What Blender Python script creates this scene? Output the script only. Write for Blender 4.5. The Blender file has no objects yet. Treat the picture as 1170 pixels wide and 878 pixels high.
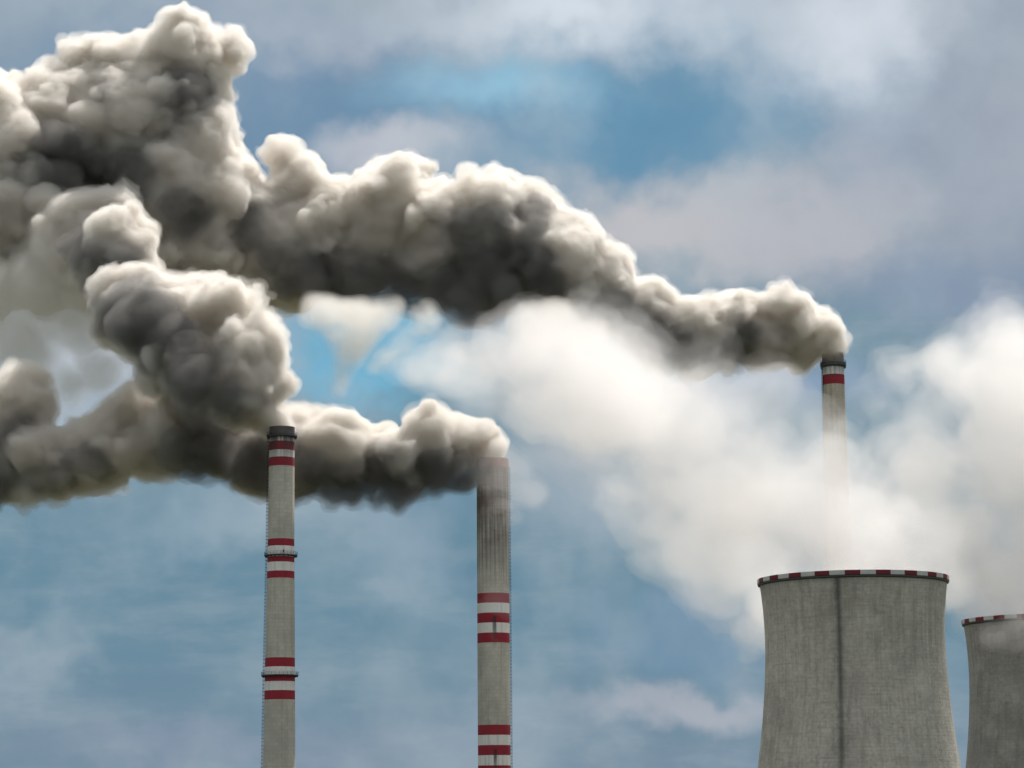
import bpy, bmesh, math, random
import numpy as np
import openvdb
from mathutils import Vector, Matrix, Euler

scene = bpy.context.scene
col = scene.collection

# ------------------------------------------------------------------ camera
F_PX = 2760.0                      # focal length in photo pixels (1170 wide)
PITCH, ROLL = math.radians(9.85), math.radians(-0.45)
EYE = Vector((0.0, 0.0, 32.0))
cam_d = bpy.data.cameras.new("camera")
cam = bpy.data.objects.new("camera", cam_d)
col.objects.link(cam)
cam_d.sensor_width = 36.0
cam_d.lens = 36.0 * F_PX / 1170.0
cam_d.clip_start, cam_d.clip_end = 1.0, 60000.0
CAM_ROT = Matrix.Rotation(math.pi / 2 + PITCH, 3, 'X') @ Matrix.Rotation(ROLL, 3, 'Z')
cam.matrix_world = Matrix.Translation(EYE) @ CAM_ROT.to_4x4()
scene.camera = cam

# ------------------------------------------------------------------ render settings
scene.render.engine = 'CYCLES'
cy = scene.cycles
cy.use_denoising = True
try:
    cy.denoiser = 'OPENIMAGEDENOISE'
    cy.denoising_input_passes = 'RGB_ALBEDO_NORMAL'
except Exception:
    pass
cy.use_adaptive_sampling = True
cy.adaptive_threshold = 0.02
cy.max_bounces = 28
cy.volume_bounces = 26
cy.diffuse_bounces = 2
cy.glossy_bounces = 1
cy.transparent_max_bounces = 200
cy.sample_clamp_indirect = 6.0
scene.view_settings.view_transform = 'Standard'
scene.view_settings.look = 'None'
scene.view_settings.gamma = 1.0
scene.view_settings.use_curve_mapping = False
scene.view_settings.exposure = 0.0

# ------------------------------------------------------------------ sun and sky
SUN_EL, SUN_AZ = math.radians(60.0), math.radians(32.0)    # azimuth clockwise from +Y (the view) to +X
SUN_STRENGTH = 5.0
SKY_STRENGTH = 0.1
sun_dir = Vector((math.cos(SUN_EL) * math.sin(SUN_AZ), math.cos(SUN_EL) * math.cos(SUN_AZ), math.sin(SUN_EL)))
sd = bpy.data.lights.new("sun", 'SUN')
sd.energy = SUN_STRENGTH
sd.angle = math.radians(0.5)
sd.color = (1.0, 0.95, 0.89)
sun = bpy.data.objects.new("sun", sd)
sun.rotation_euler = (-sun_dir).to_track_quat('-Z', 'Y').to_euler()
sun.location = (0, 0, 500)
col.objects.link(sun)


class NT:
    """small helper around a node tree"""
    def __init__(self, tree):
        self.t = tree
        tree.nodes.clear()

    def n(self, kind, **kw):
        nd = self.t.nodes.new(kind)
        for k, v in kw.items():
            setattr(nd, k, v)
        return nd

    def l(self, a, b):
        self.t.links.new(a, b)

    def put(self, sock, v):
        if hasattr(v, 'links') or isinstance(v, bpy.types.NodeSocket):
            self.l(v, sock)
        else:
            sock.default_value = v

    def math(self, op, a, b=None, c=None, clamp=False):
        nd = self.n('ShaderNodeMath', operation=op, use_clamp=clamp)
        for i, v in enumerate((a, b, c)):
            if v is not None:
                self.put(nd.inputs[i], v)
        return nd.outputs[0]

    def vmath(self, op, a, b=None):
        nd = self.n('ShaderNodeVectorMath', operation=op)
        self.put(nd.inputs[0], a)
        if b is not None:
            self.put(nd.inputs[3 if op == 'SCALE' else 1], b)
        return nd.outputs['Value'] if op in ('DOT_PRODUCT', 'LENGTH', 'DISTANCE') else nd.outputs['Vector']

    def mix(self, fac, a, b, blend='MIX'):
        nd = self.n('ShaderNodeMix', data_type='RGBA', blend_type=blend)
        self.put(nd.inputs['Factor'], fac)
        self.put(nd.inputs['A'] if False else nd.inputs[6], a)
        self.put(nd.inputs[7], b)
        return nd.outputs[2]

    def smooth(self, v, lo, hi, to0=0.0, to1=1.0):
        nd = self.n('ShaderNodeMapRange', interpolation_type='SMOOTHSTEP')
        self.put(nd.inputs[0], v)
        for i, x in enumerate((lo, hi, to0, to1)):
            nd.inputs[i + 1].default_value = x
        return nd.outputs[0]

    def noise(self, vec, scale, detail=4.0, rough=0.5, out='Fac', **kw):
        nd = self.n('ShaderNodeTexNoise', **kw)
        self.put(nd.inputs['Vector'], vec)
        nd.inputs['Scale'].default_value = scale
        nd.inputs['Detail'].default_value = detail
        nd.inputs['Roughness'].default_value = rough
        return nd.outputs[0] if out == 'Fac' else nd.outputs[1]


def lin(r, g, b):
    f = lambda c: (c / 255 / 12.92) if c / 255 <= 0.04045 else ((c / 255 + 0.055) / 1.055) ** 2.4
    return (f(r), f(g), f(b))


def ray(px, py):
    """unit direction of the point (px, py) of the 1170 x 878 photograph"""
    d = Vector(((px - 585.0) / F_PX, (439.0 - py) / F_PX, -1.0))
    return (CAM_ROT @ d).normalized()


def P(px, py, y):
    """the point on that ray at the distance y along +Y"""
    d = ray(px, py)
    return EYE + d * (y / d.y)


world = bpy.data.worlds.new("World")
scene.world = world
world.use_nodes = True


def build_world():
    w = NT(world.node_tree)
    out = w.n('ShaderNodeOutputWorld')
    bg = w.n('ShaderNodeBackground')
    bg.inputs['Strength'].default_value = SKY_STRENGTH
    sky = w.n('ShaderNodeTexSky', sky_type='NISHITA')
    sky.sun_disc = False
    sky.sun_elevation = SUN_EL
    sky.sun_rotation = SUN_AZ
    sky.air_density, sky.dust_density, sky.ozone_density = 1.0, 0.6, 1.6
    tc = w.n('ShaderNodeTexCoord')
    d = tc.outputs['Generated']
    # azimuth and elevation in degrees, measured from due north (+Y)
    sep = w.n('ShaderNodeSeparateXYZ')
    w.l(d, sep.inputs[0])
    az = w.math('MULTIPLY', w.math('ARCTAN2', sep.outputs[0], sep.outputs[1]), 57.2958)
    el = w.math('MULTIPLY', w.math('ARCSINE', sep.outputs[2]), 57.2958)
    cmb = w.n('ShaderNodeCombineXYZ')
    w.l(az, cmb.inputs[0])
    w.l(el, cmb.inputs[1])
    ae = cmb.outputs[0]
    # ragged edges: the cloud deck's outlines wander by noise
    wn = w.noise(ae, 0.16, 5.0, 0.55, out='Color')
    warp = w.vmath('SCALE', w.vmath('SUBTRACT', wn, (0.5, 0.5, 0.5)), 3.6)
    wae = w.vmath('ADD', ae, warp)
    wn2 = w.noise(ae, 0.9, 3.5, 0.5, out='Color')
    wae = w.vmath('ADD', wae, w.vmath('SCALE', w.vmath('SUBTRACT', wn2, (0.5, 0.5, 0.5)), 1.7))
    K = 1.0 / SKY_STRENGTH

    def C(r, g, b):
        c = lin(r, g, b)
        return (c[0] * K, c[1] * K, c[2] * K, 1.0)

    # blue seen through the breaks: the clear sky, dimmed by high thin cloud
    clear = w.mix(0.86, sky.outputs[0], C(100, 160, 195))
    # the cloud deck: blue-grey low down, the unseen sky overhead raised to near white as fill light
    low = w.mix(w.smooth(el, 0.0, 5.0), C(120, 142, 160), C(104, 139, 158))
    deck = w.mix(w.smooth(el, 7.0, 18.0), low, C(150, 166, 180))
    over = w.mix(w.smooth(w.noise(d, 2.2, 6.0, 0.6), 0.35, 0.65), C(205, 206, 208), C(255, 253, 248))
    cur = w.mix(w.smooth(el, 19.0, 32.0), deck, over)
    # streaks
    mp = w.n('ShaderNodeMapping')
    mp.inputs['Scale'].default_value = (0.22, 0.8, 1.0)
    w.l(ae, mp.inputs['Vector'])
    st = w.noise(mp.outputs[0], 1.0, 6.0, 0.6)
    cur = w.mix(w.smooth(st, 0.42, 0.75, 0.0, 0.4), cur, C(160, 174, 184))

    def patch(cur, px, py, rx, ry, c, amt=1.0, hard=0.0, tilt=0.0):
        """a bank of cloud or a break in it, by where it hangs in the sky"""
        r = ray(px, py)
        a0, e0 = math.degrees(math.atan2(r.x, r.y)), math.degrees(math.asin(r.z))
        dp = math.degrees(1 / F_PX)
        v = w.vmath('SUBTRACT', wae, (a0, e0, 0.0))
        m = w.n('ShaderNodeMapping', vector_type='POINT')
        m.inputs['Rotation'].default_value = (0, 0, math.radians(tilt))
        w.l(v, m.inputs['Vector'])
        v = w.vmath('MULTIPLY', m.outputs[0], (1 / (rx * dp), 1 / (ry * dp), 0.0))
        f = w.smooth(w.vmath('LENGTH', v), 1.0, hard, 0.0, amt)
        return w.mix(f, cur, c)

    for p in SKY_PATCHES:
        cc = clear if p[4] is None else C(*p[4])
        cur = patch(cur, *p[:4], cc, *p[5:])
    # thin wisps over everything
    fw = w.noise(w.vmath('ADD', ae, w.vmath('SCALE', wn, 3.0)), 0.3, 4.0, 0.5)
    cur = w.mix(w.smooth(fw, 0.42, 0.75, 0.0, 0.34), cur, C(186, 196, 204))
    cur = w.mix(w.smooth(fw, 0.50, 0.25, 0.0, 0.22), cur, C(96, 124, 152))
    # ground haze below the horizon
    cur = w.mix(w.smooth(el, 0.0, -3.0), cur, C(70, 72, 74))
    w.l(cur, bg.inputs['Color'])
    w.l(bg.outputs[0], out.inputs['Surface'])


# (photo x, photo y, half width, half height, sRGB colour or None = clear sky, amount, inner edge, tilt)
SKY_PATCHES = [
    (90, 340, 420, 280, (198, 204, 212), 0.9, 0.1),
    (260, 110, 420, 170, (118, 146, 172), 1.0, 0.3),
    (360, 20, 260, 60, (160, 172, 188), 0.8, 0.1),
    (720, 130, 500, 190, (98, 146, 177), 0.95, 0.0, -5),
    (570, 95, 200, 70, (150, 196, 220), 0.85, 0.0),
    (660, -10, 330, 95, (212, 222, 232), 1.0, 0.0),
    (985, 10, 230, 150, (212, 220, 230), 0.95, 0.0),
    (1140, 170, 150, 240, (150, 160, 176), 0.95, 0.2),
    (1010, 170, 90, 130, (176, 182, 194), 0.8, 0.0),
    (760, 255, 260, 90, (192, 192, 196), 0.95, 0.2),
    (930, 250, 220, 110, (182, 184, 192), 0.9, 0.1),
    (440, 185, 150, 60, (192, 196, 205), 0.9, 0.1),
    (1080, 310, 220, 60, (136, 152, 176), 0.7, 0.1),
    (425, 405, 170, 90, (112, 176, 206), 1.0, 0.3),
    (850, 440, 240, 60, (146, 166, 190), 0.85, 0.1),
    (780, 800, 210, 45, (170, 176, 187), 0.9, 0.1),
    (650, 560, 150, 130, (166, 178, 190), 0.7, 0.1),
    (790, 715, 170, 70, (116, 146, 170), 0.9, 0.2),
    (240, 610, 150, 60, (152, 172, 186), 0.7, 0.0),
    (450, 640, 90, 110, (148, 168, 184), 0.7, 0.0),
    (60, 745, 110, 26, (142, 160, 174), 0.6, 0.0),
    (250, 850, 330, 40, (136, 150, 170), 0.6, 0.1),
]
build_world()


# ------------------------------------------------------------------ helpers
def tag(o, label=None, cat=None, group=None, kind=None):
    if label: o["label"] = label
    if cat: o["category"] = cat
    if group: o["group"] = group
    if kind: o["kind"] = kind
    return o


def empty(name, loc):
    o = bpy.data.objects.new(name, None)
    o.location = loc
    o.empty_display_size = 5
    col.objects.link(o)
    return o


def link(name, me, mats, parent=None, loc=None):
    o = bpy.data.objects.new(name, me)
    for m in (mats if isinstance(mats, (list, tuple)) else [mats]):
        me.materials.append(m)
    col.objects.link(o)
    if parent is not None:
        o.parent = parent
    if loc is not None:
        o.location = loc
    return o


def from_bm(name, bm, mats, parent=None, loc=None, smooth=False, angle=None):
    bmesh.ops.recalc_face_normals(bm, faces=bm.faces)
    me = bpy.data.meshes.new(name)
    bm.to_mesh(me)
    bm.free()
    if smooth:
        me.polygons.foreach_set('use_smooth', [True] * len(me.polygons))
        if angle is not None:
            me.set_sharp_from_angle(angle=math.radians(angle))
    return link(name, me, mats, parent, loc)


def lathe(bm, prof, seg=96, matfn=None, uv=True):
    """revolve (r, z) points about Z; a closed profile makes a closed body; UVs in metres (arc, height)"""
    rings = []
    for r, z in prof:
        rings.append([bm.verts.new((r * math.cos(2 * math.pi * i / seg), r * math.sin(2 * math.pi * i / seg), z)) for i in range(seg)])
    lay = bm.loops.layers.uv.verify()
    for k in range(len(rings) - 1):
        for i in range(seg):
            j = (i + 1) % seg
            f = bm.faces.new((rings[k][i], rings[k][j], rings[k + 1][j], rings[k + 1][i]))
            if matfn:
                f.material_index = matfn(k, i)
            for lp, (ii, kk) in zip(f.loops, ((i, k), (i + 1, k), (i + 1, k + 1), (i, k + 1))):
                lp[lay].uv = (2 * math.pi * ii / seg * prof[0][0], prof[kk][1])
    return rings


def box(bm, c, s, rz=0.0):
    m = Matrix.Translation(c) @ Matrix.Rotation(rz, 4, 'Z') @ Matrix.Diagonal((s[0], s[1], s[2], 1))
    bmesh.ops.create_cube(bm, size=1.0, matrix=m)


def new_mat(name):
    m = bpy.data.materials.new(name)
    m.use_nodes = True
    return m, NT(m.node_tree)


def simple_mat(name, c, rough=0.8, metal=0.0, var=0.3, scale=0.6):
    m, t = new_mat(name)
    out = t.n('ShaderNodeOutputMaterial')
    b = t.n('ShaderNodeBsdfPrincipled')
    tc = t.n('ShaderNodeTexCoord')
    nz = t.noise(tc.outputs['Object'], scale, 5.0, 0.6)
    dark = tuple(x * (1 - var) for x in c) + (1,)
    lite = tuple(min(1, x * (1 + var)) for x in c) + (1,)
    t.l(t.mix(nz, dark, lite), b.inputs['Base Color'])
    b.inputs['Roughness'].default_value = rough
    b.inputs['Metallic'].default_value = metal
    t.l(b.outputs[0], out.inputs['Surface'])
    return m


RED = (0.30, 0.02, 0.035)
WHITE = (0.80, 0.785, 0.75)
M_STEEL = simple_mat("weathered_dark_steel", (0.075, 0.076, 0.08), 0.75, 0.15)
M_RAIL = simple_mat("galvanised_rail", (0.16, 0.16, 0.16), 0.5, 0.6)
M_SOOT = simple_mat("sooty_lining", (0.02, 0.02, 0.02), 0.95)


def concrete_chimney_mat(name, height, bands, base, soot_top, soot_len, streak=0.35, fins=0.0, seed=0.0, spots=(), beige_len=0.0):
    """bands: list of (z0, z1, colour); the rest is bare concrete. Soot and rain streaks are wear."""
    m, t = new_mat(name)
    out = t.n('ShaderNodeOutputMaterial')
    b = t.n('ShaderNodeBsdfPrincipled')
    tc = t.n('ShaderNodeTexCoord')
    uvn = tc.outputs['UV']
    obj = tc.outputs['Object']
    sep = t.n('ShaderNodeSeparateXYZ')
    t.l(obj, sep.inputs[0])
    z = sep.outputs[2]
    su = t.n('ShaderNodeSeparateXYZ')
    t.l(uvn, su.inputs[0])
    # concrete with formwork lifts
    br = t.n('ShaderNodeTexBrick')
    t.l(uvn, br.inputs['Vector'])
    br.inputs['Scale'].default_value = 1.0
    br.inputs['Brick Width'].default_value = 2.4
    br.inputs['Row Height'].default_value = 1.5
    br.inputs['Mortar Size'].default_value = 0.07
    br.inputs['Mortar Smooth'].default_value = 0.6
    br.offset = 0.5
    br.inputs['Color1'].default_value = tuple(c * 1.06 for c in base) + (1,)
    br.inputs['Color2'].default_value = tuple(c * 0.94 for c in base) + (1,)
    br.inputs['Mortar'].default_value = tuple(c * 0.76 for c in base) + (1,)
    big = t.noise(obj, 0.09, 6.0, 0.6)
    conc = t.mix(t.smooth(big, 0.35, 0.7), br.outputs['Color'], t.mix(0.45, br.outputs['Color'], tuple(c * 0.55 for c in base) + (1,)))
    # painted bands
    ramp = t.n('ShaderNodeValToRGB')
    cr = ramp.color_ramp
    cr.interpolation = 'CONSTANT'
    stops = [(0.0, 0.0)]
    for z0, z1, kind in bands:
        stops += [(z0 / height, kind), (z1 / height, 0.0)]
    merged = {}
    for p, k in stops:                      # a band that starts where another ends wins
        p = round(p, 5)
        merged[p] = max(k, merged.get(p, 0.0))
    pts = sorted(merged.items())
    while len(cr.elements) > 1:
        cr.elements.remove(cr.elements[0])
    cr.elements[0].position = 0.0
    cr.elements[0].color = (0, 0, 0, 1)
    for p, k in pts[1:]:
        e = cr.elements.new(min(p, 1.0))
        e.color = (k, k, k, 1)
    wob = t.math('MULTIPLY', t.math('SUBTRACT', t.noise(obj, 1.2, 3.0), 0.5), 0.12)
    t.l(t.math('DIVIDE', t.math('ADD', z, wob), height), ramp.inputs[0])
    kind = ramp.outputs[0]
    worn = t.noise(obj, 0.7, 6.0, 0.7)
    red = t.mix(worn, tuple(c * 0.85 for c in RED) + (1,), tuple(c * 1.2 for c in RED) + (1,))
    wht = t.mix(worn, tuple(c * 0.86 for c in WHITE) + (1,), tuple(min(1, c * 1.1) for c in WHITE) + (1,))
    is_red = t.math('GREATER_THAN', kind, 0.75)
    is_wht = t.math('MULTIPLY', t.math('GREATER_THAN', kind, 0.25), t.math('LESS_THAN', kind, 0.75))
    c = t.mix(is_red, t.mix(is_wht, conc, wht), red)
    # rain streaks: noise stretched along the height
    mp = t.n('ShaderNodeMapping')
    mp.inputs['Location'].default_value = (seed, seed * 2, 0)
    mp.inputs['Scale'].default_value = (1.0, 1.0, 0.035)
    t.l(obj, mp.inputs['Vector'])
    sn = t.noise(mp.outputs[0], 0.75, 5.0, 0.6)
    c = t.mix(t.smooth(sn, 0.48, 0.75, 0.0, streak), c, (0.06, 0.058, 0.052, 1))
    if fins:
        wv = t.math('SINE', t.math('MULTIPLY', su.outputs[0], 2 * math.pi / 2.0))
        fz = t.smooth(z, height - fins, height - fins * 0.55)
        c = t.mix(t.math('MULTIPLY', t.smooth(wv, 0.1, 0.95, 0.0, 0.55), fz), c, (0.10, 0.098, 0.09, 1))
    if beige_len:
        # colour blended unevenly towards beige near the mouth
        fd = t.math('MULTIPLY', t.smooth(z, height - beige_len, height - beige_len * 0.7, 0.0, 1.0), t.smooth(worn, 0.3, 0.6, 0.6, 0.92))
        c = t.mix(fd, c, (0.37, 0.31, 0.275, 1))
    # soot from the mouth
    sg = t.smooth(z, height - soot_len, height - soot_len * 0.15)
    sm = t.math('MULTIPLY', sg, t.smooth(t.math('ADD', sn, t.math('MULTIPLY', big, 0.6)), 0.45, 0.95))
    c = t.mix(t.math('MULTIPLY', sm, soot_top, clamp=True), c, (0.045, 0.042, 0.04, 1))
    # dark openings' run-off streaks: (angle arc u, z top, length)
    for (ang, zt, ln, wd) in spots:
        ax = math.cos(ang)
        ay = math.sin(ang)
        hd = t.vmath('NORMALIZE', t.vmath('MULTIPLY', obj, (1.0, 1.0, 0.0)))
        cx = t.math('ARCCOSINE', t.vmath('DOT_PRODUCT', hd, (ax, ay, 0.0)))
        mask = t.math('MULTIPLY', t.smooth(cx, wd, wd * 0.35), t.math('MULTIPLY', t.smooth(z, zt + 0.6, zt - 0.2), t.smooth(z, zt - ln, zt - ln * 0.2)))
        mask = t.math('MULTIPLY', mask, t.smooth(sn, 0.15, 0.5, 0.5, 1.0))
        c = t.mix(t.math('MULTIPLY', mask, 0.85), c, (0.03, 0.03, 0.032, 1))
    t.l(c, b.inputs['Base Color'])
    b.inputs['Roughness'].default_value = 0.88
    bp = t.n('ShaderNodeBump')
    bp.inputs['Strength'].default_value = 0.5
    bp.inputs['Distance'].default_value = 0.2
    t.l(t.math('ADD', t.noise(obj, 2.0, 5.0, 0.65), br.outputs['Fac']), bp.inputs['Height'])
    t.l(bp.outputs[0], b.inputs['Normal'])
    t.l(b.outputs[0], out.inputs['Surface'])
    return m


def px_len(px, py, y):
    """metres per photo pixel at that point"""
    p = P(px, py, y)
    depth = (p - EYE).dot(CAM_ROT @ Vector((0, 0, -1)))
    return depth / F_PX


def gallery(parent, z, r_in, width, thick=0.5, rail=True):
    bm = bmesh.new()
    lathe(bm, [(r_in, z - thick), (r_in + width, z - thick * 0.7), (r_in + width, z), (r_in, z), (r_in, z - thick)], 72)
    n = 20
    for i in range(n):
        a = 2 * math.pi * i / n
        box(bm, (math.cos(a) * (r_in + width * 0.45), math.sin(a) * (r_in + width * 0.45), z - thick - 0.12), (width * 0.85, 0.18, 0.35), a)
    g = from_bm("platform", bm, M_STEEL, parent)
    if rail:
        bm = bmesh.new()
        rr = r_in + width - 0.08
        for h in (0.55, 1.1):
            lathe(bm, [(rr - 0.04, z + h - 0.04), (rr + 0.04, z + h - 0.04), (rr + 0.04, z + h + 0.04), (rr - 0.04, z + h + 0.04), (rr - 0.04, z + h - 0.04)], 72)
        for i in range(28):
            a = 2 * math.pi * (i + 0.3) / 28
            box(bm, (math.cos(a) * rr, math.sin(a) * rr, z + 0.55), (0.09, 0.09, 1.14), a)
        from_bm("railing", bm, M_RAIL, g)
    return g


def ladder(parent, ang, rfun, z0, z1, step=1.35):
    """a caged ladder standing off the shell; hoops every STEP metres"""
    bm = bmesh.new()
    tx, ty = -math.sin(ang), math.cos(ang)
    ca, sa = math.cos(ang), math.sin(ang)
    z = z0
    while z < z1:
        r0, r1 = rfun(z), rfun(min(z + step, z1))
        for s in (-0.25, 0.25):
            mid = (r0 + r1) / 2 + 0.22
            m = Matrix.Translation((ca * mid + tx * s, sa * mid + ty * s, z + step / 2)) @ Matrix.Rotation(ang, 4, 'Z') @ Matrix.Rotation(math.atan2(r1 - r0, step), 4, 'Y') @ Matrix.Diagonal((0.08, 0.08, step, 1))
            bmesh.ops.create_cube(bm, size=1.0, matrix=m)
        for k in range(4):
            zz = z + step * (k + 0.5) / 4
            rr = rfun(zz) + 0.22
            box(bm, (ca * rr, sa * rr, zz), (0.05, 0.5, 0.05), ang)
        # hoop: half a hexagon of flat bar
        rr = rfun(z) + 0.22
        prev = None
        for k in range(6):
            a = math.pi * k / 5
            q = Vector((ca * (rr + 0.55 * math.sin(a)) + tx * 0.38 * math.cos(a), sa * (rr + 0.55 * math.sin(a)) + ty * 0.38 * math.cos(a), z))
            if prev is not None:
                d = q - prev
                box(bm, (q + prev) / 2, (d.length + 0.04, 0.06, 0.2), math.atan2(d.y, d.x))
            prev = q
        # cage straps
        for k in (1, 2.5, 4):
            a = math.pi * k / 5
            r2 = (rfun(z) + rfun(min(z + step, z1))) / 2 + 0.22
            box(bm, (ca * (r2 + 0.55 * math.sin(a)) + tx * 0.38 * math.cos(a), sa * (r2 + 0.55 * math.sin(a)) + ty * 0.38 * math.cos(a), z + step / 2), (0.05, 0.05, step), ang)
        # stand-off bracket
        box(bm, (ca * (rr - 0.12), sa * (rr - 0.12), z), (0.3, 0.5, 0.12), ang)
        z += step
    return from_bm("ladder", bm, M_STEEL, parent)


def chimney(label, cx, y, top_py, widths, bands, base, mat_kw, collar=None, galleries=(), ladder_at=None, lamps=(), mouth=0.84):
    """built by where its mouth stands: cx, top_py in the photo at distance y; widths = [(py, width px)]"""
    top = P(cx, top_py, y)
    H = top.z
    zs = lambda py: P(cx, py, y).z
    root = empty("chimney", (top.x, top.y, 0.0))
    tag(root, label, "chimney", "striped power station chimneys")
    pts = sorted([(zs(py), w * 0.5 * px_len(cx, py, y)) for py, w in widths])
    # carry the taper on down to the ground
    (za, ra), (zb, rb) = pts[0], pts[1]
    slope = min(-0.012, (rb - ra) / (zb - za))
    pts = [(0.0, ra - slope * za * 1.2)] + pts

    def rfun(z):
        return float(np.interp(z, [p[0] for p in pts], [p[1] for p in pts]))
    rt = rfun(H)
    zz = [H * i / 60 for i in range(61)]
    prof = [(rfun(z), z) for z in zz]
    prof += [(rt * mouth, H), (rt * mouth, H - 12.0), (0.02, H - 12.2)]
    bm = bmesh.new()
    lathe(bm, prof, 128, matfn=lambda k, i: 1 if k >= 61 else 0)
    bz = [(zs(b1), zs(b0), 1.0 if k == 'r' else 0.5) for b0, b1, k in bands]
    mat = concrete_chimney_mat("chimney_concrete", H, bz, base, **mat_kw(zs) if callable(mat_kw) else mat_kw)
    from_bm("shaft", bm, [mat, M_SOOT], root, smooth=True, angle=35)
    if collar:
        py0, py1, extra, cmat = collar
        z0, z1 = zs(py1), zs(py0)
        bm = bmesh.new()
        lathe(bm, [(rfun(z0) + 0.02, z0), (rfun(z0) + extra, z0 + 0.1), (rt + extra, z1 + 0.25), (rt - 0.35, z1 + 0.25), (rt - 0.35, z1 - 0.5)], 128)
        from_bm("collar", bm, cmat, root, smooth=True, angle=35)
    for gpy, gw, gth in galleries:
        z = zs(gpy)
        gallery(root, z, rfun(z) + 0.03, gw, gth)
    if ladder_at is not None:
        ladder(root, ladder_at, rfun, 3.0, H - 3.5)
    for ang, lpy in lamps:
        bm = bmesh.new()
        z = zs(lpy)
        r = rfun(z) + 0.5
        box(bm, (math.cos(ang) * (r - 0.3), math.sin(ang) * (r - 0.3), z), (0.7, 0.15, 0.15), ang)
        bmesh.ops.create_cone(bm, cap_ends=True, segments=12, radius1=0.28, radius2=0.2, depth=1.1, matrix=Matrix.Translation((math.cos(ang) * r, math.sin(ang) * r, z + 0.3)))
        from_bm("warning_light", bm, M_STEEL, root)
    return root, top


# ------------------------------------------------------------------ ground
def build_ground():
    bm = bmesh.new()
    xs = sorted(set([-30000, -12000, -6000, -3000, 3000, 6000, 12000, 30000] + list(range(-1500, 1501, 60))))
    ys = sorted(set([-20000, -6000, -2500, 3200, 6000, 12000, 40000] + list(range(-1200, 2401, 60))))
    grid = []
    for y in ys:
        row = []
        for x in xs:
            z = 30.2 * math.exp(-(x * x + y * y) / (2 * 210.0 ** 2))
            if abs(x) > 2000 or y > 2500:
                z += 4 * math.sin(x * 0.0007) * math.sin(y * 0.0009)
            row.append(bm.verts.new((x, y, z)))
        grid.append(row)
    for j in range(len(ys) - 1):
        for i in range(len(xs) - 1):
            bm.faces.new((grid[j][i], grid[j][i + 1], grid[j + 1][i + 1], grid[j + 1][i]))
    m, t = new_mat("meadow_ground")
    out = t.n('ShaderNodeOutputMaterial')
    b = t.n('ShaderNodeBsdfPrincipled')
    tc = t.n('ShaderNodeTexCoord')
    a = t.noise(tc.outputs['Object'], 0.01, 8.0, 0.6)
    f = t.noise(tc.outputs['Object'], 0.8, 6.0, 0.6)
    c = t.mix(t.smooth(a, 0.4, 0.6), (0.045, 0.06, 0.022, 1), (0.09, 0.075, 0.045, 1))
    t.l(t.mix(t.math('MULTIPLY', f, 0.5), c, (0.03, 0.035, 0.015, 1)), b.inputs['Base Color'])
    b.inputs['Roughness'].default_value = 0.95
    t.l(b.outputs[0], out.inputs['Surface'])
    tag(from_bm("ground", bm, m, smooth=True), kind="structure")


build_ground()

# ------------------------------------------------------------------ chimneys
LY, MY, RY = 925.0, 968.0, 1100.0
CONC = (0.55, 0.525, 0.455)
chim_l, top_l = chimney(
    "slim pale chimney with dark railed galleries around its upper and lower red bands",
    322.2, LY, 489.5, [(489, 28.6), (533, 29.2), (617, 30.2), (690, 32.2), (760, 34.2), (878, 36.8)],
    [(507, 516, 'r'), (516, 524.6, 'w'), (524.6, 533.7, 'r'), (500, 507, 'w'),
     (617.4, 626, 'r'), (626, 638, 'w'), (638, 644.7, 'r'), (644.7, 653.7, 'w'), (653.7, 663.5, 'r'),
     (753.4, 762.8, 'r'), (762.8, 774, 'w'), (774, 781, 'r'), (781, 790.6, 'w'), (790.6, 800.3, 'r')],
    CONC, dict(soot_top=0.9, soot_len=18.0, streak=0.22, seed=3.0),
    collar=(489.5, 498, 0.12, simple_mat("sooty_collar", (0.11, 0.093, 0.09), 0.85)), galleries=[(498, 1.0, 0.9), (634.6, 1.2, 0.5), (771.5, 1.3, 0.5)],
    ladder_at=math.radians(183), lamps=[(math.radians(-74), 632)])
chim_m, top_m = chimney(
    "thick middle chimney with fluted sooty upper half and a ladder down its right edge",
    562.6, MY, 526.0, [(526, 36.2), (600, 36.6), (740, 37.0), (878, 37.4)],
    [(527, 536, 'r'), (536, 548, 'w'), (548, 559, 'r'), (559, 570, 'w'), (570, 582, 'r'),
     (680, 691, 'r'), (691, 702.6, 'w'), (702.6, 714.3, 'r'), (714.3, 725.8, 'w'), (725.8, 737.3, 'r'),
     (829.4, 841, 'r'), (841, 853.4, 'w'), (853.4, 864.6, 'r'), (864.6, 876, 'w'), (876, 888, 'r')],
    CONC, lambda zs: dict(soot_top=0.8, soot_len=58.0, streak=0.3, fins=58.0, beige_len=30.0, seed=9.0,
         spots=[(math.radians(-86), zs(706), 14.0, 0.16), (math.radians(-86), zs(857), 12.0, 0.14)]),
    collar=(526.0, 536, 0.15, simple_mat("faded_red_rim", (0.30, 0.12, 0.10), 0.85)),
    ladder_at=math.radians(-3))
chim_r, top_r = chimney(
    "distant chimney with a dark collar whose lower shaft vanishes into white steam",
    951.6, RY, 404.6, [(404, 24.4), (440, 24.8), (520, 26.0), (700, 29.0), (878, 33.0)],
    [(421, 429.5, 'w'), (429.5, 442, 'r'), (700, 712, 'r'), (712, 724, 'w'), (724, 736, 'r')],
    (0.52, 0.46, 0.37), dict(soot_top=0.7, soot_len=16.0, streak=0.35, seed=14.0),
    collar=(404.6, 415.5, 0.1, simple_mat("brown_collar", (0.24, 0.195, 0.165), 0.85)), galleries=[(415.5, 1.0, 2.0)],
    ladder_at=math.radians(185))


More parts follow.
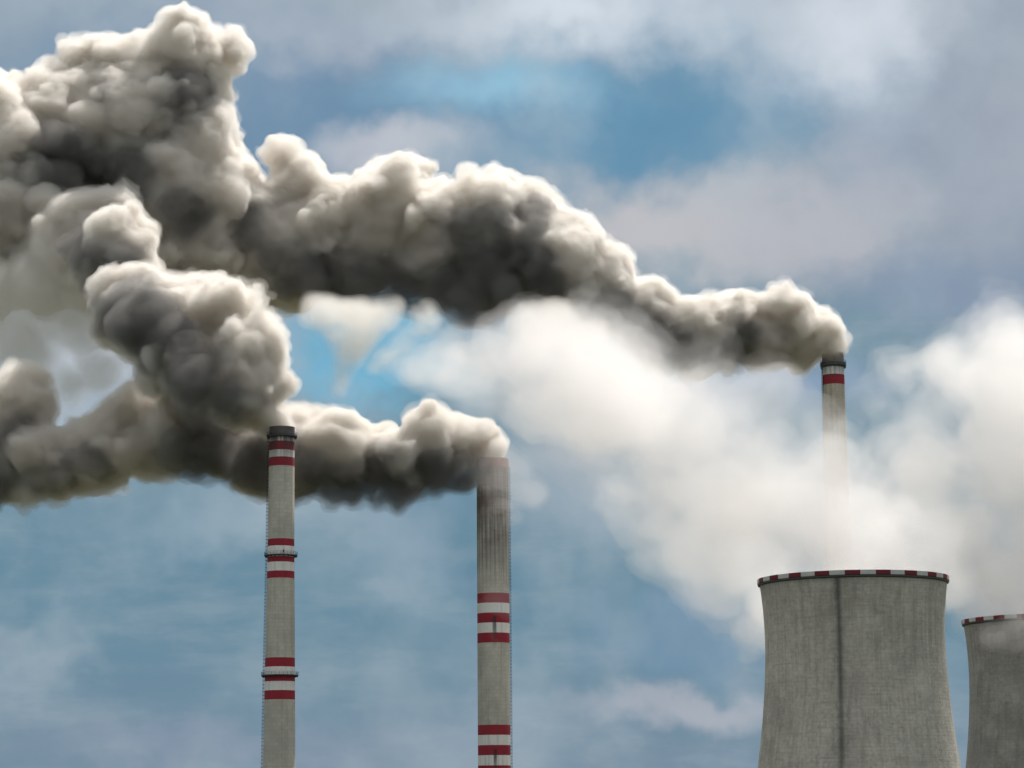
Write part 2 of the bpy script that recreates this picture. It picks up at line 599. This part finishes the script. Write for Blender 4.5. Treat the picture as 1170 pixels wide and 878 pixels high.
# ------------------------------------------------------------------ cooling towers
def tower_mat(name, base, seam, stainamt, seed):
    m, t = new_mat(name)
    out = t.n('ShaderNodeOutputMaterial')
    b = t.n('ShaderNodeBsdfPrincipled')
    tc = t.n('ShaderNodeTexCoord')
    uv = tc.outputs['UV']
    obj = tc.outputs['Object']
    br = t.n('ShaderNodeTexBrick')
    wu = t.vmath('SCALE', t.vmath('SUBTRACT', t.noise(uv, 0.6, 3.0, 0.5, out='Color'), (0.5, 0.5, 0.5)), 0.35)
    t.l(t.vmath('ADD', uv, wu), br.inputs['Vector'])
    br.inputs['Scale'].default_value = 1.0
    br.inputs['Brick Width'].default_value = 1.9
    br.inputs['Row Height'].default_value = 1.15
    br.inputs['Mortar Size'].default_value = 0.10
    br.inputs['Mortar Smooth'].default_value = 0.8
    br.offset = 0.0
    br.inputs['Color1'].default_value = tuple(c * 1.06 for c in base) + (1,)
    br.inputs['Color2'].default_value = tuple(c * 0.95 for c in base) + (1,)
    br.inputs['Mortar'].default_value = tuple(c * 0.92 for c in base) + (1,)
    mp = t.n('ShaderNodeMapping')
    mp.inputs['Location'].default_value = (seed, 0, seed)
    t.l(obj, mp.inputs['Vector'])
    so = mp.outputs[0]
    c = br.outputs['Color']
    blot = t.noise(so, 0.06, 8.0, 0.65)
    c = t.mix(t.smooth(blot, 0.42, 0.66, 0.0, 0.5), c, tuple(x * 0.5 for x in base) + (1,))
    blot2 = t.noise(so, 0.28, 6.0, 0.7)
    c = t.mix(t.smooth(blot2, 0.5, 0.75, 0.0, 0.5), c, tuple(x * 0.5 for x in base) + (1,))
    mv = t.n('ShaderNodeMapping')
    mv.inputs['Scale'].default_value = (1, 1, 0.03)
    t.l(so, mv.inputs['Vector'])
    st = t.noise(mv.outputs[0], 0.5, 6.0, 0.65)
    c = t.mix(t.smooth(st, 0.45, 0.72, 0.0, stainamt), c, tuple(x * 0.42 for x in base) + (1,))
    mh = t.n('ShaderNodeMapping')
    mh.inputs['Scale'].default_value = (0.15, 0.15, 2.2)
    t.l(so, mh.inputs['Vector'])
    sh = t.noise(mh.outputs[0], 0.5, 4.0, 0.6)
    c = t.mix(t.smooth(sh, 0.45, 0.7, 0.0, 0.35), c, tuple(x * 0.6 for x in base) + (1,))
    # grain: short vertical runs and lift lines of uneven strength
    for sc, f, amt in (((1.0, 1.0, 0.06), 0.8, 0.34), ((0.16, 0.16, 2.6), 0.8, 0.2), ((1.0, 1.0, 1.0), 0.9, 0.4)):
        mg = t.n('ShaderNodeMapping')
        mg.inputs['Scale'].default_value = sc
        t.l(so, mg.inputs['Vector'])
        gn = t.noise(mg.outputs[0], f, 3.0, 0.6)
        c = t.mix(t.smooth(gn, 0.47, 0.72, 0.0, amt), c, tuple(x * 0.5 for x in base) + (1,))
        c = t.mix(t.smooth(gn, 0.46, 0.28, 0.0, amt * 0.5), c, tuple(min(1, x * 1.25) for x in base) + (1,))
    # pale washed patches
    pw = t.noise(so, 0.11, 5.0, 0.6)
    c = t.mix(t.smooth(pw, 0.52, 0.72, 0.0, 0.4), c, tuple(min(1, x * 1.35) for x in base) + (1,))
    if seam is not None:
        hd = t.vmath('NORMALIZE', t.vmath('MULTIPLY', obj, (1, 1, 0)))
        ac = t.math('ARCCOSINE', t.vmath('DOT_PRODUCT', hd, (math.cos(seam), math.sin(seam), 0)))
        wobb = t.math('ADD', ac, t.math('MULTIPLY', t.math('SUBTRACT', t.noise(so, 0.5, 4.0), 0.5), 0.03))
        c = t.mix(t.math('MULTIPLY', t.smooth(wobb, 0.052, 0.0, 0.0, 0.66), t.smooth(blot2, 0.2, 0.6, 0.7, 1.0)), c, (0.035, 0.035, 0.036, 1))
        c = t.mix(t.smooth(wobb, 0.16, 0.0, 0.0, 0.25), c, (0.05, 0.05, 0.048, 1))
    t.l(c, b.inputs['Base Color'])
    b.inputs['Roughness'].default_value = 0.92
    bp = t.n('ShaderNodeBump')
    bp.inputs['Strength'].default_value = 0.6
    bp.inputs['Distance'].default_value = 0.25
    t.l(t.math('ADD', t.noise(obj, 1.2, 6.0, 0.65), t.math('MULTIPLY', br.outputs['Fac'], -0.25)), bp.inputs['Height'])
    t.l(bp.outputs[0], b.inputs['Normal'])
    t.l(b.outputs[0], out.inputs['Surface'])
    return m


def cooling_tower(label, cx, rim_py, y, unit, seam_off, phase, base, seed):
    """unit: photo pixels of the rim's half width; the shell keeps the first tower's hyperbolic outline"""
    rim = P(cx, rim_py, y)
    mpp = px_len(cx, rim_py, y)
    R = unit * mpp                                    # shell radius under the rim
    H = rim.z
    to_cam = math.atan2(EYE.y - rim.y, EYE.x - rim.x)
    root = empty("cooling_tower", (rim.x, rim.y, 0.0))
    tag(root, label, "cooling tower", "concrete cooling towers")
    # outline measured below the rim, in rim radii: (depth below the rim, radius)
    outl = [(0.0, 1.0), (0.12, 0.985), (0.32, 0.966), (0.58, 0.955), (0.83, 0.957), (1.1, 0.968), (1.34, 0.99), (1.62, 1.018), (1.86, 1.048), (2.06, 1.08),
            (2.6, 1.19), (3.2, 1.33), (3.8, 1.48), (4.6, 1.70)]
    zb = 6.0
    prof = [(R * r, H - d * R) for d, r in outl if H - d * R > zb + 4]
    lr, lz = prof[-1]
    prof.append((lr + (lz - zb) * 0.27, zb))
    # finer rings
    zs = np.linspace(prof[-1][1], prof[0][1], 80)
    ra = np.array(prof)[::-1]
    # smooth interpolation through a polynomial fit of the outline
    cf = np.polyfit(ra[:, 1], ra[:, 0], 6)
    rr = np.polyval(cf, zs)
    shell = [(float(r), float(z)) for r, z in zip(rr, zs)]
    Rt = shell[-1][0]
    inner = [(r - 0.5, z) for r, z in reversed(shell)]
    bm = bmesh.new()
    lathe(bm, shell + inner + [shell[0]], 160)
    seam = None if seam_off is None else to_cam + seam_off
    from_bm("shell", bm, tower_mat("tower_concrete", base, seam, 0.5, seed), root, smooth=True, angle=40)
    # rim: red and white blocks, over a dark stiffening ring
    n = 40
    sub = 6
    seg = n * sub
    bm = bmesh.new()
    rp = [(Rt + 0.35, H - 0.75), (Rt + 0.62, H - 0.6), (Rt + 0.62, H + 0.75), (Rt - 0.7, H + 0.75), (Rt - 0.7, H - 0.75), (Rt + 0.35, H - 0.75)]
    a_off = to_cam + phase - math.pi / n
    lathe(bm, rp, seg, matfn=lambda k, i: (i // sub) % 2)
    bmesh.ops.rotate(bm, verts=bm.verts, cent=(0, 0, 0), matrix=Matrix.Rotation(a_off, 3, 'Z'))
    from_bm("rim_band", bm, [simple_mat("rim_red_paint", (0.15, 0.012, 0.018), 0.8, var=0.35), simple_mat("rim_white_paint", (0.5, 0.5, 0.48), 0.8, var=0.2)], root, smooth=True, angle=30)
    bm = bmesh.new()
    lathe(bm, [(Rt - 0.05, H - 1.5), (Rt + 0.5, H - 1.2), (Rt + 0.5, H - 0.78), (Rt - 0.05, H - 0.78)], 160)
    from_bm("stiffening_ring", bm, M_STEEL, root, smooth=True, angle=30)
    # diagonal legs under the shell
    r0, r1 = shell[0][0] + 1.2, shell[0][0] - 0.25
    for k in range(36):
        for s in (-1, 1):
            a0 = 2 * math.pi * k / 36
            a1 = a0 + s * math.pi / 36
            p0 = Vector((math.cos(a0) * r0, math.sin(a0) * r0, -0.2))
            p1 = Vector((math.cos(a1) * r1, math.sin(a1) * r1, zb + 0.15))
            d = p1 - p0
            bm = bmesh.new()
            bmesh.ops.create_cone(bm, cap_ends=True, segments=10, radius1=0.4, radius2=0.4, depth=d.length, matrix=Matrix.Translation((p0 + p1) / 2) @ d.to_track_quat('Z', 'Y').to_matrix().to_4x4())
            from_bm("leg", bm, M_STEEL, root)
    return root, rim, R


T1Y, T2Y = 785.0, 929.0
tw1, rim1, R1 = cooling_tower("full concrete cooling tower with a red and white checked rim and one dark vertical seam", 974.4, 664.0, T1Y, 106.5,
                              math.radians(-9.3), 0.0, (0.53, 0.495, 0.43), 4.0)
tw2, rim2, R2 = cooling_tower("darker cooling tower cut off by the picture's edge with steam over its rim", 1193.0, 710.0, T2Y, 91.0,
                              None, math.radians(4), (0.33, 0.32, 0.29), 31.0)

# ------------------------------------------------------------------ smoke and steam
PLUMES = True
#PLUMES_START


def value_noise(shape, cell, rng):
    """smooth random field on a grid, about -1..1, feature size CELL voxels"""
    cell = cell if isinstance(cell, tuple) else (cell,) * 3
    out = rng.uniform(-1, 1, tuple(int(math.ceil(s / c)) + 4 for s, c in zip(shape, cell))).astype(np.float32)
    off = rng.uniform(0, 1, 3)
    for ax in range(3):
        x = np.arange(shape[ax]) / cell[ax] + off[ax]
        i = x.astype(int)
        f = (x - i).astype(np.float32)
        w = [(1 - f) ** 3 / 6, (3 * f ** 3 - 6 * f ** 2 + 4) / 6, (-3 * f ** 3 + 3 * f ** 2 + 3 * f + 1) / 6, f ** 3 / 6]
        sh = [1, 1, 1]
        sh[ax] = -1
        acc = 0
        for k in range(4):
            acc = acc + np.take(out, i + k, axis=ax) * w[k].reshape(sh)
        out = acc
    return out * 1.7


def puffs_along(path, rng, y0, spacing=0.42, jitter=0.28, drift=0.0):
    """path of (photo x, photo y, radius px[, depth offset m]) -> spheres (centre, radius) in metres along it"""
    res = []
    pts = [tuple(p) + (0.0,) * (4 - len(p)) for p in path]
    for a, b in zip(pts, pts[1:]):
        L = math.hypot(a[0] - b[0], a[1] - b[1])
        n = max(1, int(L / (spacing * (a[2] + b[2]) / 2)))
        for k in range(n):
            t = (k + rng.uniform(0.2, 0.8)) / n
            px, py, r, dy = [a[i] + (b[i] - a[i]) * t for i in range(4)]
            res.append((px + rng.normal() * jitter * r * 0.5, py + rng.normal() * jitter * r * 0.8, r * rng.uniform(0.72, 0.98), dy + rng.normal() * jitter * r * 0.38))
    out = []
    for px, py, r, dy in res:
        y = y0 + dy
        out.append((np.array(P(px, py, y)), r * px_len(px, py, y)))
    return out


def spots(lst, y0):
    out = []
    for p in lst:
        px, py, r = p[:3]
        y = y0 + (p[3] if len(p) > 3 else 0.0)
        out.append((np.array(P(px, py, y)), r * px_len(px, py, y)))
    return out


def billow(base, rng, kids=12, grand=7, k_r=(0.18, 0.52), g_r=(0.22, 0.5), rmin=0.9):
    """cauliflower: smaller puffs budding from the bigger ones"""
    out = list(base)
    for c, r in base:
        n = kids
        d = rng.normal(size=(n, 3))
        d /= np.linalg.norm(d, axis=1)[:, None]
        for v in d:
            rk = r * rng.uniform(*k_r)
            ck = c + v * (r * rng.uniform(0.78, 0.98))
            out.append((ck, rk))
            if rk < rmin * 1.6:
                continue
            e = rng.normal(size=(grand, 3))
            e /= np.linalg.norm(e, axis=1)[:, None]
            for u in e:
                if u.dot(v) < -0.15:
                    continue
                out.append((ck + u * rk * rng.uniform(0.8, 1.0), max(rmin * 0.7, rk * rng.uniform(*g_r))))
    return out


BILLOW_BELOW = 9.0      # smaller noise than this makes creased, cauliflower-like billows


def field(spheres, h, pad, noises, rng, warp=None):
    """signed field (metres, positive inside) of the union of the spheres, roughened by noise"""
    C = np.array([s[0] for s in spheres])
    R = np.array([s[1] for s in spheres])
    keep = C[:, 0] + R > P(-110, 300, 1100.0).x
    C, R = C[keep], R[keep]
    lo = (C - R[:, None]).min(0) - pad
    hi = (C + R[:, None]).max(0) + pad
    shape = tuple(int(math.ceil(v)) + 1 for v in (hi - lo) / h)
    G = np.full(shape, -pad, np.float32)
    ax = [lo[i] + np.arange(shape[i]) * h for i in range(3)]
    m = pad * 0.9
    for c, r in zip(C, R):
        s = []
        for i in range(3):
            a = max(0, int((c[i] - r - m - lo[i]) / h))
            b = min(shape[i], int((c[i] + r + m - lo[i]) / h) + 2)
            s.append(slice(a, b))
        dx = (ax[0][s[0]] - c[0])[:, None, None]
        dy = (ax[1][s[1]] - c[1])[None, :, None]
        dz = (ax[2][s[2]] - c[2])[None, None, :]
        v = (r - np.sqrt(dx * dx + dy * dy + dz * dz)).astype(np.float32)
        blk = G[s[0], s[1], s[2]]
        np.maximum(blk, v, out=blk)
    if warp:
        G = warp_field(G, h, warp[0], warp[1], rng, -pad)
    near = np.clip((G + 5.0) / 3.5, 0.0, 1.0) if pad < 10 else 1.0      # roughen the surface, leave the clear air empty
    for size, amp in noises:
        nz = value_noise(shape, size / h, rng)
        G += near * ((0.45 - np.abs(nz)) * (1.6 * amp) if size <= BILLOW_BELOW else nz * amp)
    for i in range(3):      # keep the border outside
        sl = [slice(None)] * 3
        sl[i] = 0
        G[tuple(sl)] = -pad
        sl[i] = -1
        G[tuple(sl)] = -pad
    return G, lo


def warp_field(G, h, cells, amps, rng, fill):
    """stir the field: every sample is read from a place displaced by smooth noise (metres)"""
    shape = G.shape
    pos = []
    for ax in range(3):
        sh = [1, 1, 1]
        sh[ax] = -1
        q = np.arange(shape[ax], dtype=np.float32).reshape(sh) + np.zeros(shape, np.float32)
        for cell, amp in zip(cells, amps):
            q += value_noise(shape, cell / h, rng) * (amp / h)
        np.clip(q, 0, shape[ax] - 1.001, out=q)
        pos.append(q)
    i0 = [q.astype(np.int32) for q in pos]
    f = [q - i for q, i in zip(pos, i0)]
    flat = np.ascontiguousarray(G).ravel()
    sy, sz = shape[1] * shape[2], shape[2]
    base = (i0[0] * sy + i0[1] * sz + i0[2]).ravel()
    fx, fy, fz = (v.ravel() for v in f)
    out = np.zeros(base.size, np.float32)
    for a in (0, 1):
        wa = fx if a else 1 - fx
        for b in (0, 1):
            wb = wa * (fy if b else 1 - fy)
            for c in (0, 1):
                out += flat[base + (a * sy + b * sz + c)] * (wb * (fz if c else 1 - fz))
    return out.reshape(shape)


def iso_mesh(name, G, lo, h, iso, min_faces=400):
    g = openvdb.FloatGrid(99.0)
    g.copyFromArray(np.ascontiguousarray(-G))
    pts, quads = g.convertToQuads(-iso)
    pts = pts.astype(np.float64) * h + lo
    # outward winding
    a, b, c, d = (pts[quads[:, i]] for i in range(4))
    vol = (np.einsum('ij,ij->i', a, np.cross(b, c)) + np.einsum('ij,ij->i', a, np.cross(c, d))).sum()
    if vol < 0:
        quads = quads[:, ::-1]
    me = bpy.data.meshes.new(name)
    me.vertices.add(len(pts))
    me.vertices.foreach_set('co', pts.astype(np.float32).ravel())
    me.loops.add(quads.size)
    me.loops.foreach_set('vertex_index', np.ascontiguousarray(quads).astype(np.int32).ravel())
    me.polygons.add(len(quads))
    me.polygons.foreach_set('loop_start', np.arange(0, quads.size, 4, dtype=np.int32))
    me.polygons.foreach_set('loop_total', np.full(len(quads), 4, dtype=np.int32))
    me.update()
    me.validate()
    return me


def vapour_mat(name, albedo, density, g, shell):
    m, t = new_mat(name)
    out = t.n('ShaderNodeOutputMaterial')
    v = t.n('ShaderNodeVolumePrincipled')
    v.inputs['Color'].default_value = tuple(albedo) + (1,)
    v.inputs['Density'].default_value = density
    v.inputs['Anisotropy'].default_value = g
    v.inputs['Blackbody Intensity'].default_value = 0.0
    t.l(v.outputs[0], out.inputs['Volume'])
    if shell:
        # the outermost droplets: an all but clear skin
        tr = t.n('ShaderNodeBsdfTransparent')
        df = t.n('ShaderNodeBsdfDiffuse')
        df.inputs['Color'].default_value = tuple(albedo) + (1,)
        mx = t.n('ShaderNodeMixShader')
        mx.inputs[0].default_value = 0.004
        t.l(tr.outputs[0], mx.inputs[1])
        t.l(df.outputs[0], mx.inputs[2])
        t.l(mx.outputs[0], out.inputs['Surface'])
    return m


def plume(name, label, cat, group, at, spheres, h, pad, noises, levels, albedo, g, seed, warp=None, age=0.0, belly_shade=None, lip=None, extra=(), frayed=1.0):
    """levels: (iso in metres, added density); the first is the thing's own outline, the rest thicken it inside.
    AGE: how much softer the smoke's edge has grown 300 m from the mouth. BELLY_SHADE: dark billows added to paint shade into the belly."""
    rng = np.random.default_rng(seed)
    org = np.array(at)

    def grown(sp, w):
        G, lo = field(sp, h, pad, noises, rng, w)
        if age:
            d = np.sqrt(((lo[0] + np.arange(G.shape[0]) * h - org[0])[:, None] ** 2) + ((lo[2] + np.arange(G.shape[2]) * h - org[2])[None, :] ** 2))
            G = np.where(G > 0, G / (1.0 + age * d / 300.0).astype(np.float32)[:, None, :], G)
        if lip:
            # the vapour rises out of the tower: none below a cone opening from its lip
            c, R = lip
            hd = np.sqrt((lo[0] + np.arange(G.shape[0]) * h - c.x)[:, None] ** 2 + (lo[1] + np.arange(G.shape[1]) * h - c.y)[None, :] ** 2)
            cone = 1.1 * np.maximum(0.0, hd - R * 0.93)[:, :, None] + (lo[2] + np.arange(G.shape[2]) * h - c.z)[None, None, :]
            G = np.minimum(G, cone.astype(np.float32) + 3.0)
        return G, lo

    def ragged(A, amt=1.0):
        n1 = value_noise(A.shape, (15.0, 6.5, 6.0), rng) * (1.5 * h)
        n2 = value_noise(A.shape, (5.5, 3.4, 3.2), rng) * (1.2 * h)
        B = A + (n1 + n2 + (0.4 - np.abs(value_noise(A.shape, 2.2, rng))) * (0.9 * h)) * (amt * frayed) * np.clip((A + 4.0) / 2.5, 0.0, 1.0)
        for i in range(3):
            sl = [slice(None)] * 3
            for e in (0, -1):
                sl[i] = e
                B[tuple(sl)] = -pad
        return B
    G, lo = grown(spheres, warp)
    root = None
    for k, (iso, dens) in enumerate(levels):
        me = iso_mesh(name if k == 0 else "dense_core", ragged(G, (2.1, 1.8, 1.5, 1.3, 1.3, 1.3)[k]), lo - org, h, iso)
        mat = vapour_mat(name + "_vapour", albedo if not isinstance(albedo, list) else albedo[k], dens, g, k == 0)
        if k == 0:
            root = link(name, me, mat, None, Vector(at))
            tag(root, label, cat, group)
        else:
            link("dense_core", me, mat, root)
        print(name, k, len(me.polygons))
    if belly_shade:  # added dark billows: shade painted into the plume by colour
        G, lo = grown(belly_shade, ((26.0, 11.0, 5.0), (8.0, 3.6, 1.4)))
        for k, (iso, dens) in enumerate(BELLY_SHADE_LEVELS):
            me = iso_mesh("shade_billows", ragged(G), lo - org, h, iso)
            link("shade_billows", me, vapour_mat("shade_vapour", BELLY_SHADE, dens, 0.2, False), root)
            print("belly_shade", k, len(me.polygons))
    for part, sp, alb, lev in extra:
        G, lo = field(sp, h * 0.8, 5.0, [(9.5, 2.6), (4.5, 1.5), (2.4, 0.6)], rng, ((16.0, 6.0), (6.0, 2.4)))
        for iso, dens in lev:
            link(part, iso_mesh(part, G, lo - org, h * 0.8, iso), vapour_mat("thin_vapour", alb, dens, g, False), root)
    return root


SMOKE = [(0.977, 0.964, 0.945), (0.97, 0.954, 0.928), (0.94, 0.918, 0.885), (0.85, 0.828, 0.795)]
SMOKE_G = 0.4
SM_NOISE = [(16.0, 2.6), (7.5, 1.9), (3.6, 1.25), (1.9, 0.6)]
SM_WARP = ((28.0, 12.0, 6.0, 3.5), (6.0, 3.2, 1.7, 0.7))
SM_LEVELS = [(-1.3, 0.035), (-0.4, 0.09), (0.5, 0.2), (1.6, 0.35)]
BELLY_SHADE = (0.36, 0.352, 0.345)  # dark albedo standing in for shade on the plume bellies
BELLY_SHADE_LEVELS = [(-1.2, 0.05), (0.8, 0.08), (2.8, 0.15)]
AGE = 1.5
rng = np.random.default_rng(11)

# smoke of the far right chimney
rng = np.random.default_rng(101)
far_path = [(952, 400, 8), (948, 392, 10), (938, 381, 17), (922, 375, 25), (890, 371, 35), (850, 370, 37), (810, 372, 39), (770, 370, 44), (735, 362, 45), (700, 340, 48),
            (660, 310, 53), (615, 287, 60), (570, 276, 72), (520, 282, 68), (470, 286, 66), (420, 284, 60), (370, 282, 62), (320, 280, 62), (275, 255, 58),
            (225, 220, 66), (165, 175, 78), (105, 145, 72), (40, 182, 80), (-60, 160, 92)]
b = puffs_along(far_path, rng, RY)
b += spots([(212, 72, 44), (190, 95, 40), (238, 105, 28), (150, 82, 38), (110, 75, 32), (325, 188, 22), (348, 214, 24), (330, 225, 28), (575, 224, 28), (612, 240, 26), (395, 240, 28), (262, 128, 7)], RY)
b += puffs_along([(300, 285, 46, -6), (240, 285, 56, -8), (170, 284, 62, -12), (98, 278, 66, -16), (20, 262, 72, -18), (-60, 250, 84, -18)], rng, RY, 0.5)
b += spots([(60, 312, 44, -24), (8, 305, 56, -24), (112, 325, 34, -24), (-30, 330, 50, -24), (180, 318, 36, -20), (235, 318, 30, -14)], RY)
plume("smoke_plume", "longest grey smoke plume, trailing left from the far chimney in the steam", "smoke", "smoke plumes over the chimneys",
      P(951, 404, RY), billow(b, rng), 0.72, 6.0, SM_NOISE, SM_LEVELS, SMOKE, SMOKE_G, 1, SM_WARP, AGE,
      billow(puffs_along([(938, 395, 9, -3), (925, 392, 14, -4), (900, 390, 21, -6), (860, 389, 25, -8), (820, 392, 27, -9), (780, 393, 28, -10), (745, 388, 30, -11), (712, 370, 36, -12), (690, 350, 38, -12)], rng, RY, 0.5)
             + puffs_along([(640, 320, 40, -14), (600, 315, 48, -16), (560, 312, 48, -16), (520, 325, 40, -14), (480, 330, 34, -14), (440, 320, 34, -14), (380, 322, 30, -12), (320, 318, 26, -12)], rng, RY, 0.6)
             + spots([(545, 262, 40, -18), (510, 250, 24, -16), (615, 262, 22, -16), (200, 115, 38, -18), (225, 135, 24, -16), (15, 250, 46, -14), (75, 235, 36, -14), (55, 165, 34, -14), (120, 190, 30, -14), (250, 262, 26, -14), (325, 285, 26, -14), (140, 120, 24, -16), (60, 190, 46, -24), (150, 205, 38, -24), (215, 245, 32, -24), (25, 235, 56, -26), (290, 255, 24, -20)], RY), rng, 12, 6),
      extra=[("wisp", puffs_along([(412, 350, 34, -100), (402, 380, 26, -100), (390, 412, 16, -100), (383, 440, 7, -100)], rng, RY, 0.3) + puffs_along([(362, 352, 24, -100), (378, 385, 17, -100), (440, 355, 22, -100), (425, 380, 14, -100)], rng, RY, 0.3)
              + puffs_along([(492, 350, 14, -100), (470, 385, 11, -100), (446, 408, 10, -100), (425, 425, 6, -100)], rng, RY, 0.3), (0.97, 0.955, 0.93), [(-2.2, 0.012), (-0.6, 0.02), (1.0, 0.03), (3.0, 0.04)]),
             ("wisp", puffs_along([(690, 385, 20, -80), (650, 375, 24, -80), (600, 372, 18, -80)], rng, RY, 0.5), (0.96, 0.93, 0.89), [(-2.0, 0.02), (0.0, 0.03), (2.0, 0.05)]),
             ("veil", billow(spots([(40, 330, 50, -62), (90, 365, 42, -62), (25, 395, 42, -58), (105, 425, 30, -62), (65, 300, 44, -62), (-20, 350, 50, -62), (70, 440, 24, -58)], RY), rng, 10, 4, rmin=2.0),
              (0.975, 0.965, 0.95), [(-2.5, 0.008), (-0.5, 0.014), (1.5, 0.02), (4.0, 0.03)])])

rng = np.random.default_rng(102)
mid_path = [(563, 525, 13), (557, 519, 14), (545, 512, 23), (515, 514, 31), (480, 517, 34), (440, 519, 36), (400, 520, 38), (365, 517, 46), (330, 515, 46), (290, 512, 48),
            (245, 500, 46), (195, 492, 48), (140, 508, 48), (90, 528, 42), (40, 532, 40), (-10, 520, 50), (-70, 500, 60)]
b = puffs_along(mid_path, rng, MY)
b += spots([(20, 470, 44), (240, 470, 40), (150, 475, 30)], MY)
plume("smoke_plume", "low smoke plume with white top and dark belly, blowing left from the middle chimney", "smoke", "smoke plumes over the chimneys",
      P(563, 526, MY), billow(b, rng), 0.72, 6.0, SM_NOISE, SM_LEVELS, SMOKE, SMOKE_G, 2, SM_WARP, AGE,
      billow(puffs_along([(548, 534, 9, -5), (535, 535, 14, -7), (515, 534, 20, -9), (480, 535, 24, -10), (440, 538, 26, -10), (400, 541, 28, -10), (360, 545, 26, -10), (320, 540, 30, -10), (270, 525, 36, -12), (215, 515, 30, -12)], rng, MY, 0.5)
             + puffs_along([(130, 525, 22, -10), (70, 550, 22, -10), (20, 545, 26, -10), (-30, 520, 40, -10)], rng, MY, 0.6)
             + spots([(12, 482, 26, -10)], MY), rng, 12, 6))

rng = np.random.default_rng(103)
near_path = [(322, 490, 12), (317, 480, 16), (308, 468, 22), (290, 455, 32), (265, 440, 48, 8), (232, 415, 58, 18), (198, 375, 60, 26), (162, 340, 58, 46), (126, 302, 56, 80), (86, 266, 54, 120)]
b = puffs_along(near_path, rng, LY)
b += spots([(290, 400, 38), (300, 440, 28), (262, 358, 38, 10), (232, 335, 32, 30), (298, 372, 22)], LY)
plume("smoke_plume", "smoke rising steeply to the left from the slim galleried chimney", "smoke", "smoke plumes over the chimneys",
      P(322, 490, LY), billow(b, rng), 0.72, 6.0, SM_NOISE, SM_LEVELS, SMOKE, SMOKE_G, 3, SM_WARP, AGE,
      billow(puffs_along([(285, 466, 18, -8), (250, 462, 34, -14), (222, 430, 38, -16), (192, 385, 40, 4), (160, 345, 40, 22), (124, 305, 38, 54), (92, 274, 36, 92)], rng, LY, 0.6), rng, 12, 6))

ST_NOISE = [(40.0, 6.0), (18.0, 6.0), (9.5, 3.4), (6.0, 2.4)]
ST_WARP = ((60.0, 25.0, 11.0), (10.0, 5.0, 2.0))
ST_LEVELS = [(-3.0, 0.0035), (-0.5, 0.0055), (2.0, 0.008), (4.5, 0.010), (7.5, 0.012), (11.0, 0.014)]
STEAM = (0.988, 0.974, 0.968)
rng = np.random.default_rng(104)
path1 = [(974, 655, 98), (968, 642, 96), (945, 622, 86), (898, 594, 86), (845, 550, 96), (780, 490, 86), (710, 450, 74), (640, 420, 60), (560, 425, 50), (480, 440, 36)]
b = puffs_along(path1, rng, T1Y + 10, 0.35)
b += puffs_along([(690, 520, 56), (620, 480, 52), (560, 455, 46), (500, 430, 40), (450, 445, 26)], rng, T1Y + 30, 0.5)
b += spots([(840, 482, 40), (790, 442, 34), (884, 505, 36), (925, 520, 30), (870, 465, 18), (951, 535, 28), (950, 508, 13), (930, 490, 14)], T1Y + 20)
plume("steam_cloud", "white steam pouring from the checked rimmed tower and spreading left", "steam", "steam from the cooling towers",
      P(974, 655, T1Y), billow(b, rng, 14, 5, rmin=2.2), 1.8, 14.0, ST_NOISE, ST_LEVELS, STEAM, 0.62, 4, ST_WARP, lip=(rim1, R1), frayed=2.0,
      extra=[("wisp", spots([(578, 548, 15, -14), (590, 528, 15, -12), (562, 566, 13, -18), (600, 556, 16, -10), (550, 545, 10, -18), (572, 588, 9, -18), (564, 541, 17, -15), (572, 530, 15, -15), (556, 532, 10, -15)], MY), (0.985, 0.97, 0.955),
              [(-3.0, 0.006), (-1.0, 0.012), (1.0, 0.02)])])
rng = np.random.default_rng(105)
path2 = [(1192, 702, 84), (1180, 680, 88), (1140, 630, 100), (1090, 590, 96), (1050, 580, 74), (980, 590, 56)]
b = puffs_along(path2, rng, T2Y + 10, 0.35)
b += puffs_along([(1160, 600, 90), (1150, 500, 80), (1150, 420, 66), (1140, 375, 36)], rng, T2Y + 20, 0.4)
b += spots([(988, 462, 24), (1005, 445, 24), (1025, 445, 34), (1072, 425, 40), (1115, 395, 40), (1000, 480, 30), (1060, 505, 46), (1012, 525, 44), (1100, 470, 48), (1035, 470, 26), (1010, 480, 24)], T2Y + 10)
b += puffs_along([(1000, 640, 80), (900, 690, 60), (840, 670, 60), (780, 630, 60), (720, 580, 60)], rng, T2Y + 30, 0.4)
plume("steam_cloud", "white steam rising above the cut off tower and filling the right side", "steam", "steam from the cooling towers",
      P(1192, 702, T2Y), billow(b, rng, 14, 5, rmin=2.2), 2.0, 14.0, ST_NOISE, ST_LEVELS, STEAM, 0.62, 5, ST_WARP, lip=(rim2, R2), frayed=2.0,
      extra=[("wisp", spots([(1141, 716, 13, -40), (1158, 709, 15, -38), (1127, 712, 7, -36), (1165, 728, 9, -42)], T2Y), (0.97, 0.95, 0.93), [(-2.5, 0.012), (-0.5, 0.02), (1.5, 0.03)])])
